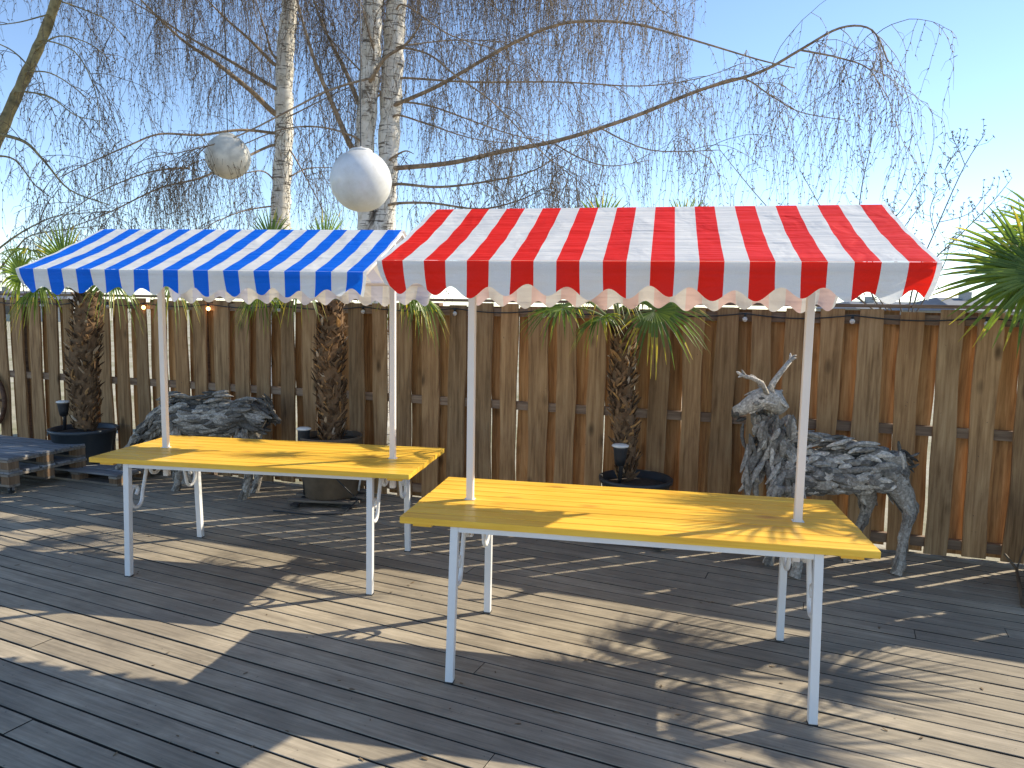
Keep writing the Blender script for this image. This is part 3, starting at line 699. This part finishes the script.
for x in (-1.12, -.08):
    for y in (.09, .71):
        mb = MB(); mb.box((x-.03, y-.03, .068), (x+.03, y+.03, .0745)); mb.box((x-.022, y-.012, .03), (x-.018, y+.012, .068)); mb.box((x+.018, y-.012, .03), (x+.022, y+.012, .068)); cs = mb.build('castor', M['steel'], t_)
        mb = MB(); mb.tube([(x-.014, y, .031), (x+.014, y, .031)], .031, 18); mb.build('wheel', M['black'], cs)
pc = FTG*-5.62+FN*(FD-.76)
t_ = thing('low_pallet', (pc.x, pc.y, 0), FT, 'low wooden pallet lying under the dark tub', 'pallet')
pallet_mesh(t_, -1.05, 0, 0, .70, .004, .11, 'pallet')

# hoop hanging on the fence at far left
c_ = at_fence(-17, 399, .09); mb = MB()
mb.tube([c_+FTG*(.34*math.cos(a))+Vector((0, 0, .34*math.sin(a))) for a in np.linspace(0, 2*math.pi, 49)], .024, 10, 0, False)
for k in range(4):
    a = k*math.pi/4; d_ = FTG*math.cos(a)+Vector((0, 0, math.sin(a))); mb.tube([c_-d_*.33, c_+d_*.33], .012, 8)
tag(mb.build('wooden_wheel', M['hoop'], None, True), 'dark brown wooden wheel leaning on the fence at the left edge', 'wheel')

# stick on the deck at right
a = at_floor(1023, 608); b_ = at_floor(1003, 571); mb = MB()
mb.tube([(a.x, a.y, .01), (b_.x+.02, b_.y-.1, .05), (b_.x, b_.y, .12)], [.012, .01, .008], 7); mb.tube([(b_.x+.02, b_.y-.1, .05), (b_.x+.12, b_.y-.02, .2)], .005, 5); mb.tube([(b_.x+.05, b_.y-.2, .04), (b_.x+.18, b_.y-.12, .16)], .004, 5)
tag(mb.build('dry_branch', M['twig'], None), 'thin dark branch lying on the deck at the right edge', 'branch')

# ------------------------------------------------------------------ string lights on the fence
sl_ = thing('string_lights', FN*(FD-.07), FT, 'thin black string of small bulbs hung along the fence top', 'string lights')
mb = MB(); xs = [-7.33, -6.85, -6.4, -5.93, -5.12, -4.3, -3.4, -2.5, -1.7, -.92, -.12, .62, 1.46, 2.3]; pts = []
xs = [-9.0, -8.2]+xs+[3.1, 3.9]
for a, b_ in zip(xs, xs[1:]):
    for i in range(8): u = i/8; pts.append((a+(b_-a)*u, 0, 1.715-.03*math.sin(math.pi*u)))
mb.tube(pts, .005, 5); mb.build('cable', M['black'], sl_, True)
em, tt_, bb = newmat('lit_bulb'); bb.inputs['Base Color'].default_value = (1, .6, .3, 1); bb.inputs['Emission Color'].default_value = (1, .50, .16, 1); bb.inputs['Emission Strength'].default_value = 6
gl, tt_, bb = newmat('clear_bulb'); bb.inputs['Base Color'].default_value = (.9, .85, .78, 1); bb.inputs['Roughness'].default_value = .15; bb.inputs['Transmission Weight'].default_value = .3
for x in xs[1:]:
    mb = MB(); mb.tube([(x, 0, 1.72), (x, 0, 1.69)], .011, 8); o = mb.build('socket', M['black'], sl_, True)
    mb = MB(); mb.lathe((x, 0, 1.672), [(.001, -.021), (.012, -.017), (.019, -.004), (.019, .004), (.012, .014), (.008, .019)], 12); lit = x in (-5.93, -5.12)
    mb.build('bulb', em if lit else gl, o, True)

# ------------------------------------------------------------------ birches
def pxl(P, d0, d1, cam_=True):
    """pixel polyline (x, y) spread over depths d0..d1"""
    n = len(P); return [at_depth(x, y, d0+(d1-d0)*(i/(n-1))) for i, (x, y) in enumerate(P)]
class Tw:
    """collects very thin tubes quickly"""
    def __init__(s): s.V = []; s.F = []; s.n = 0
    def line(s, P, r0, r1):
        P = np.asarray(P); n = len(P); r = np.linspace(r0, r1, n)[:, None]
        o = np.array([[1, 0, 0], [-.5, .866, 0], [-.5, -.866, 0]])
        T = np.gradient(P, axis=0); T /= np.linalg.norm(T, axis=1)[:, None]+1e-9
        a = np.cross(T, [.3, .9, .2]); a /= np.linalg.norm(a, axis=1)[:, None]+1e-9; b = np.cross(T, a)
        v = np.stack([P+(a*c+b*d)*r for c, d in ((1, 0), (-.5, .866), (-.5, -.866))], 1).reshape(-1, 3)
        i = np.arange(n-1)[:, None]*3; k = np.arange(3)[None]; k2 = (k+1) % 3
        f = np.stack([i+k, i+k2, i+3+k2, i+3+k], 2).reshape(-1, 4)+s.n
        s.V.append(v); s.F.append(f); s.n += len(v)
    def build(s, name, mat, parent):
        V = np.concatenate(s.V); F = np.concatenate(s.F); me = bpy.data.meshes.new(name)
        me.vertices.add(len(V)); me.vertices.foreach_set('co', V.ravel()); me.loops.add(F.size); me.loops.foreach_set('vertex_index', F.ravel().astype(np.int32))
        me.polygons.add(len(F)); me.polygons.foreach_set('loop_start', np.arange(0, F.size, 4, dtype=np.int32)); me.update(calc_edges=True); me.materials.append(mat)
        o = bpy.data.objects.new(name, me); col.objects.link(o); o.parent = parent; return o
def hang(tw, p, L, rg, r=.0033, buds=1.15):
    """one pendulous twig with short side twigs and buds"""
    n = max(5, int(L/.11)); P = [np.array(p)]; d = np.array([rg.normal(0, .6), rg.normal(0, .6), .1])
    dr = np.array([rg.normal(0, .10), rg.normal(0, .10), -1.])
    for i in range(n):
        d = d*.55+dr*.45+rg.normal(0, .115, 3); d /= np.linalg.norm(d); P.append(P[-1]+d*L/n)
    P = np.array(P); tw.line(P, r, r*.45)
    for i in range(1, n+1):
        if rg.random() < .55*buds:
            q = P[i]; e = np.array([rg.normal(0, .5), rg.normal(0, .5), -.55]); l = rg.uniform(.05, .22); e /= np.linalg.norm(e)
            e2 = e*.5+np.array([0, 0, -.8]); tw.line(np.array([q, q+e*l*.5, q+e*l*.5+e2*l*.5]), r*.7, r*.35)
        if rg.random() < .8*buds:      # bud / catkin
            q = P[i]; e = rg.normal(0, 1, 3); e[2] -= .6; e /= np.linalg.norm(e); l = rg.uniform(.018, .04)
            tw.line(np.array([q, q+e*l*.5, q+e*l]), .0068, .002)
def birch(name, label, root, trunks, limbs, matlimb, rg, auto, dens, group='birch trees behind the fence', twm='twig', hlen=(.5, 1.5)):
    t_ = thing(name, root, 0, label, 'birch tree', group); root = Vector(root)
    for P, rr in trunks:
        P = smooth([p-root for p in P], 5); rr = np.interp(np.linspace(0, 1, len(P)), np.linspace(0, 1, len(rr)), rr)
        mb = MB(); rr2 = [r*(1+.08*math.sin(i*2.1)+random.uniform(-.03, .03)) for i, r in enumerate(rr)]; mb.tube(P, rr2, 16); mb.build('trunk', M['birch'] if matlimb != 'limb_olive' else M['limb_olive'], t_, True)
    tw = Tw(); lm = MB(); paths = []
    tp = [q-root for P, _ in trunks for q in smooth(list(P), 8)]
    for i, (P, r0, r1) in enumerate(limbs):
        q = min(tp, key=lambda v: (v+root-P[0]).length)
        if (q+root-P[0]).length < .45: limbs[i] = ([q+root+Vector((0, 0, -.04))]+list(P), r0, r1)
    for P, r0, r1 in limbs: paths.append((smooth([p-root for p in P], 5), r0, r1, 1.))
    # branches higher up, out of the photo
    for (zc, zl, n, reach, cx, cy) in auto:
        for i in range(n):
            z = rg.uniform(zc, zl); a = rg.uniform(0, 6.283) if i % 3 else rg.uniform(-.9, .9)+(0 if i % 2 else math.pi)
            st = Vector((cx, cy, z))-root; L = reach*rg.uniform(.55, 1.1); P = []
            rise = rg.uniform(.25, .7)
            for k in range(9):
                u = k/8; P.append(st+Vector((math.cos(a)*L*u, math.sin(a)*L*u, L*(rise*u-.75*rise*u*u*1.3)))+Vector((rg.normal(0, .03), rg.normal(0, .03), 0)))
            paths.append((smooth(P, 2), .028, .006, .9))
    for P, r0, r1, dn in paths:
        n = len(P); lm.tube(P, [r0+(r1-r0)*i/(n-1) for i in range(n)], 8)
        A_ = np.array([tuple(p) for p in P]); seg = np.linalg.norm(np.diff(A_, axis=0), axis=1); cum = np.concatenate([[0], np.cumsum(seg)]); L = cum[-1]
        def pos(s): return np.array([np.interp(s, cum, A_[:, j]) for j in range(3)])
        for _ in range(int(L*4.3*dens*dn)):
            s = L*rg.uniform(.12, 1.0)**.8; p = pos(s); d = pos(min(s+.1, L))-pos(max(s-.1, 0)); d /= np.linalg.norm(d)+1e-9
            e = d*.7+rg.normal(0, .7, 3)+np.array([0, 0, .08]); e /= np.linalg.norm(e); l = rg.uniform(.35, 1.1)*(1 if L > 1 else .6); Q = [p]; k = 9
            for i in range(k):
                e = e+np.array([0, 0, -.13])+rg.normal(0, .10, 3); e /= np.linalg.norm(e); Q.append(Q[-1]+e*l/k)
            Q = np.array(Q); tw.line(Q, .0055, .0025)
            for i in range(2, k+1):
                if rg.random() < .75: hang(tw, Q[i], rg.uniform(*hlen)*(1.7 if dn < 1 else 1)*(.6 if rg.random() < .4 else 1), rg)
        for _ in range(int(L*5.5*dens*dn)): hang(tw, pos(L*rg.uniform(.1, 1)), rg.uniform(*hlen), rg)
    lm.build('limbs', M[matlimb], t_, True); tw.build('twigs', M[twm], t_)
    return t_
rg = np.random.default_rng(4)
dA = 10.5; px = .0145
def LB(P, r, d0, d1, k=1.): return (pxl(P, d0, d1), r*px*.72*k, max(.004, r*px*.14))
rootA = at_depth(375, 340, dA); rootA.z = -.28
trA = [([Vector((rootA.x, rootA.y, -.3))]+pxl([(372, 290), (367, 230), (364, 160), (368, 100), (371, 50), (373, 0), (378, -120), (390, -330)], dA, dA), [.20, .17, .13, .13, .14, .14, .13, .10, .03]),
       ([Vector((rootA.x+.08, rootA.y+.05, -.3))]+pxl([(378, 290), (384, 225), (387, 180), (390, 120), (393, 60), (397, 0), (410, -120), (440, -300)], dA, dA+.3), [.22, .19, .16, .14, .15, .15, .14, .10, .03])]
lA = [LB([(397, 104), (440, 85), (500, 50), (550, 27), (590, 21), (640, 25), (700, 42), (760, 60), (795, 68)], 3.0, 10.5, 8.9),
      LB([(398, 168), (450, 163), (500, 152), (560, 140), (630, 118), (700, 90), (760, 72), (800, 50), (840, 28), (872, 30), (888, 62)], 3.6, 10.5, 8.2),
      LB([(398, 184), (440, 187), (490, 181), (530, 172), (560, 155)], 2.4, 10.4, 9.4), LB([(400, 78), (470, 82), (560, 82), (640, 86), (700, 78), (745, 62)], 1.8, 10.6, 11.3),
      LB([(398, 102), (430, 106), (470, 120), (510, 134), (555, 144)], 1.8, 10.5, 9.8), LB([(398, 115), (430, 125), (480, 140), (545, 145)], 1.8, 10.5, 11.5),
      LB([(372, 78), (385, 58), (405, 45), (418, 28), (421, 18)], 3.2, 10.3, 10.0), LB([(402, 48), (430, 55), (455, 75), (490, 100), (520, 130), (545, 155), (580, 182)], 1.6, 10.4, 9.0),
      LB([(405, 5), (450, 35), (500, 52), (525, 80)], 1.3, 10.4, 11.4), LB([(408, 45), (470, 40), (560, 46)], 1.3, 10.5, 11.8), LB([(392, 204), (430, 203), (480, 209), (520, 200), (545, 187)], 2.3, 10.4, 9.6),
      LB([(352, 148), (335, 110), (318, 70), (305, 30), (292, -20)], 4.8, 10.4, 9.9), LB([(361, 108), (345, 70), (325, 30), (308, -15)], 4.8, 10.5, 11.2), LB([(380, 92), (350, 60), (325, 30), (312, -8)], 1.8, 10.5, 10.9),
      LB([(372, 78), (330, 90), (290, 110), (240, 135), (200, 148), (150, 158)], 1.8, 10.3, 9.0), LB([(355, 137), (320, 127), (280, 130), (230, 150), (160, 175)], 1.5, 10.3, 9.4),
      LB([(374, 52), (368, 30), (358, -10)], 2.6, 10.4, 10.2), LB([(392, 158), (405, 151), (414, 154)], 2.2, 10.4, 10.2), LB([(555, 144), (580, 158), (610, 166), (650, 160)], 1.1, 9.8, 9.4),
      LB([(700, 90), (740, 78), (770, 95), (800, 112), (845, 120)], 1.1, 9.0, 8.6), LB([(800, 50), (840, 58), (870, 70), (885, 100)], 1.1, 8.5, 8.3), LB([(600, 128), (650, 150), (720, 150)], 1.1, 9.5, 8.8)]
birch('birch_tree', 'white double-trunked birch behind the gap between the two canopies', rootA, trA, lA, 'limb', rg, [(6.2, 8.5, 16, 3.4, rootA.x, rootA.y), (6.2, 7.8, 8, 5.2, rootA.x+.5, rootA.y)], .95)
rootB = at_depth(281, 340, 12.); rootB.z = -.28; px = .0166
trB = [([Vector((rootB.x, rootB.y, -.3))]+pxl([(280, 260), (281, 200), (284, 140), (284, 90), (286, 40), (290, 0), (296, -120), (300, -280)], 12, 12.2), [.20, .17, .15, .14, .14, .135, .125, .09, .02])]
lB = [LB([(273, 112), (250, 90), (215, 62), (180, 38), (138, -3)], 4.6, 12, 10.8), LB([(273, 87), (245, 70), (215, 52), (185, 35), (150, 12), (118, -6)], 3, 12, 12.6), LB([(274, 64), (250, 40), (225, 18), (203, -5)], 3, 12, 11.2),
      LB([(273, 55), (265, 30), (254, -5)], 2.3, 12, 11.6), LB([(273, 133), (240, 130), (200, 135), (160, 134), (130, 145), (85, 165), (60, 177)], 2.3, 12, 9.9), LB([(273, 145), (240, 160), (200, 178), (160, 188), (110, 212), (70, 228)], 2.2, 12, 9.6),
      LB([(275, 206), (240, 212), (200, 229)], 1.6, 12, 11), LB([(275, 181), (262, 171), (235, 174), (190, 170)], 1.5, 12, 11.2), LB([(290, 116), (330, 96), (356, 84)], 1.4, 12, 11.4), LB([(291, 176), (310, 168), (345, 168)], 1.5, 12, 12.4), LB([(290, 150), (310, 185), (332, 228)], 1.6, 12, 11.2), LB([(190, 168), (150, 172), (100, 192), (55, 222)], 1.2, 11.2, 10.2)]
birch('birch_tree', 'single-trunked pale birch left of the double-trunked one', rootB, trB, lB, 'limb', rg, [(7.0, 9, 16, 4.2, rootB.x, rootB.y), (7.0, 8.2, 6, 5.5, rootB.x-1, rootB.y)], .82)
rootC = at_depth(-70, 330, 9.); rootC.z = -.28; px = .0124
trC = [([Vector((rootC.x, rootC.y, -.3))]+pxl([(-50, 240), (-22, 180), (0, 132), (20, 88), (38, 48), (56, 0), (90, -120), (120, -260)], 9, 9.3), [.12, .095, .075, .07, .062, .058, .055, .04, .02])]
lC = [LB([(15, 92), (35, 93), (55, 100), (75, 115), (100, 121)], 1.5, 9, 8.6), LB([(27, 72), (50, 73), (75, 88), (92, 104)], 1.3, 9, 9.6), LB([(-2, 134), (25, 142), (45, 162), (70, 190), (110, 205)], 3, 9, 8.7), LB([(-6, 156), (15, 160), (35, 185), (52, 198)], 1.8, 9, 9.3),
      LB([(38, 48), (60, 36), (90, 44), (110, 60)], 1.5, 9.1, 9.6), LB([(30, 68), (8, 48), (-30, 35)], 1.6, 9, 9.2), LB([(48, 15), (20, 22), (-10, 26)], 1.4, 9.1, 8.8), LB([(56, 0), (85, 10), (110, 22), (130, 45)], 1.3, 9.2, 9.8), LB([(-30, 270), (10, 240), (35, 225), (62, 215), (110, 212)], 1.8, 9, 9.6), LB([(-20, 290), (15, 250), (30, 236), (60, 230), (100, 226)], 1.6, 9.2, 8.8),
      LB([(42, 40), (75, 52), (95, 90), (100, 130)], 1.2, 9.1, 9.0)]
birch('birch_tree', 'leaning olive-barked birch at the upper left edge', rootC, trC, lC, 'limb_olive', rg, [(5.9, 7.5, 10, 3., rootC.x+1.2, rootC.y)], .8, hlen=(.3, .95))

# leafless shrub to the right behind the fence
rs = at_depth(905, 330, 7.2); rs.z = -.28
t_ = thing('leafless_shrub', rs, 0, 'thin leafless shrub with swelling buds rising behind the red canopy right end', 'shrub')
mb = MB(); tw = Tw()
stems = [[(906, 330), (915, 280), (940, 220), (965, 165), (985, 134)], [(908, 330), (925, 272), (960, 235), (990, 205), (1012, 178)], [(900, 330), (870, 290), (880, 240), (905, 205), (925, 172)], [(905, 330), (895, 270), (900, 235), (925, 200)], [(903, 330), (860, 300), (830, 280), (800, 262)],
         [(905, 330), (930, 290), (945, 262), (950, 240)], [(902, 330), (862, 250), (860, 200), (870, 150)], [(902, 330), (880, 300), (840, 240), (800, 170)], [(900, 330), (850, 290), (770, 210), (720, 150)], [(965, 165), (958, 148), (952, 138)], [(940, 222), (968, 214), (985, 195)], [(950, 190), (945, 170), (958, 150)], [(925, 245), (900, 225), (890, 205)], [(975, 220), (990, 222), (1005, 214)], [(935, 232), (930, 210), (938, 190)], [(930, 262), (960, 250), (975, 258)]]
for i, s_ in enumerate(stems):
    P = smooth([p-rs for p in pxl(s_, 7.2, 7.2+rg.uniform(-.6, .6))], 4); mb.tube(P, np.linspace(.0085 if i < 9 else .004, .003, len(P)), 6)
    A_ = np.array([tuple(p) for p in P])
    for k in range(2, len(P)):
        for _ in range(2):
            if rg.random() < .65:
                e = rg.normal(0, 1, 3); e[2] = abs(e[2])+.3; e /= np.linalg.norm(e); l = rg.uniform(.06, .22); Q = np.array([A_[k], A_[k]+e*l*.6, A_[k]+e*l*.9+[0, 0, l*.25]]); tw.line(Q, .0026, .0018)
                for u in (.55, 1.):
                    b0 = Q[0]*(1-u)+Q[2]*u
                    for __ in range(3): f_ = rg.normal(0, 1, 3); f_ /= np.linalg.norm(f_); tw.line(np.array([b0, b0+f_*.010, b0+f_*.024]), .006, .001)
mb.build('stems', M['twig_grey'], t_, True); tw.build('buds', plain('shrub_bud', (.16, .13, .07), .7), t_)

# ------------------------------------------------------------------ globe lamps
def globe_mat():
    m_, t, b = newmat('opal_globe'); n = noise(t, N(t, 'ShaderNodeTexCoord').outputs['Object'], 5, 6, .7)
    c = ramp(t, n, [(.35, (.62, .60, .56)), (.65, (.76, .755, .74))]); t.links.new(c, b.inputs['Base Color']); b.inputs['Roughness'].default_value = .3
    b.inputs['Subsurface Weight'].default_value = .4; b.inputs['Subsurface Radius'].default_value = (.1, .1, .1); return m_
M['globe'] = globe_mat(); M['globe_dirty'] = plain('dirty_opal_globe', (.62, .59, .51), .5, 0, .22, 7)
def globe(c, r, cz, label, mat):
    t_ = thing('globe_lamp', (c.x, c.y, c.z-r), 0, label, 'globe lamp', 'white globe lamps hung among the birches')
    mb = MB(); mb.lathe((0, 0, r), [(max(.001, r*math.sin(a)), -r*math.cos(a)) for a in np.linspace(0, math.pi*.93, 32)], 48); mb.build('shade', mat, t_, True)
    mb = MB(); mb.lathe((0, 0, r), [(r*.36, r*.93), (r*.38, r*.97), (r*.30, r*1.02), (.02, r*1.04), (.012, r*1.10), (.001, r*1.10)], 24); mb.build('cap', mat, t_, True)
    mb = MB(); mb.tube([(0, 0, r*2.1), (0, 0, cz-c.z+r)], .006, 6); mb.build('suspension_cable', M['black'], t_)
c_ = at_depth(361, 181, 6.9); globe(c_, 30.6*6.9/FPX*.97, 4.7, 'large clean white globe lamp hanging in front of the double-trunked birch', M['globe'])
c_ = at_depth(228, 157, 9.6); globe(c_, 22.*9.6/FPX*.96, 5.8, 'smaller dingy globe lamp hanging behind twigs left of the pale birch', M['globe_dirty'])

# ------------------------------------------------------------------ far buildings
wallm = plain('pale_render', (.42, .40, .37), .9); roofm = plain('grey_roof', (.13, .14, .16), .7, 0, .2, 1); glassm = plain('window_glass', (.03, .04, .05), .1)
def house(X0, X1, dep, Ytop, Yeave, label, dd=9):
    a = at_depth(X0, Yeave, dep); b_ = at_depth(X1, Yeave, dep); top = at_depth((X0+X1)/2, Ytop, dep).z; e = a.z; wd = b_.x-a.x
    t_ = thing('distant_house', (a.x, dep, -.28), 0, label, 'house', 'low houses far beyond the fence')
    e += .28; top += .28
    mb = MB(); mb.box((0, 0, 0), (wd, dd, e)); mb.build('wall', wallm, t_)
    mb = MB(); o_ = .5; mb.add([(-o_, -o_, e-.05), (wd+o_, -o_, e-.05), (wd+o_, dd+o_, e-.05), (-o_, dd+o_, e-.05), (wd*.12, dd/2, top), (wd*.88, dd/2, top)], [(0, 1, 5, 4), (1, 2, 5), (2, 3, 4, 5), (3, 0, 4), (3, 2, 1, 0)]); rf = mb.build('roof', roofm, t_)
    mb = MB(); mb.box((wd*.3, dd*.4, top-.8), (wd*.3+.6, dd*.4+.6, top+.4)); mb.build('chimney', wallm, rf)
    for k in range(int(wd//4)):
        mb = MB(); mb.box((1.5+k*4, -.04, e*.35), (2.8+k*4, .02, e*.8)); mb.build('window', glassm, t_)
house(860, 952, 62, 301, 308, 'low far house with grey hipped roof right of the red canopy')
house(960, 1080, 48, 297, 310, 'nearer wide house with dark grey roof behind the right palm')
house(-60, 60, 70, 290, 300, 'far house with grey roof behind the left palm')

# small bits of leaf and bark on the boards
lr = random.Random(5); mb = MB()
for i in range(130):
    p = at_floor(lr.uniform(-100, 1120), 500+260*lr.random()**1.3); l = lr.uniform(.004, .016); a = lr.random()*6.28; d_ = Vector((math.cos(a), math.sin(a), lr.uniform(-.1, .3)))
    if p.dot(FN) < FD-.1: chip(mb, (p.x, p.y, .003), d_, (0, 0, 1), l*2, l*.9, .002, 0, 4, lr)
tag(mb.build('leaf_litter', plain('dry_bits', (.16, .11, .06), .9, 0, .5, 3)), 'tiny dry bits of leaf and bark scattered over the deck boards', 'litter', None, 'stuff')

cy = scene.render; cy.engine = 'CYCLES'
scene.cycles.max_bounces = 8; scene.cycles.transparent_max_bounces = 8
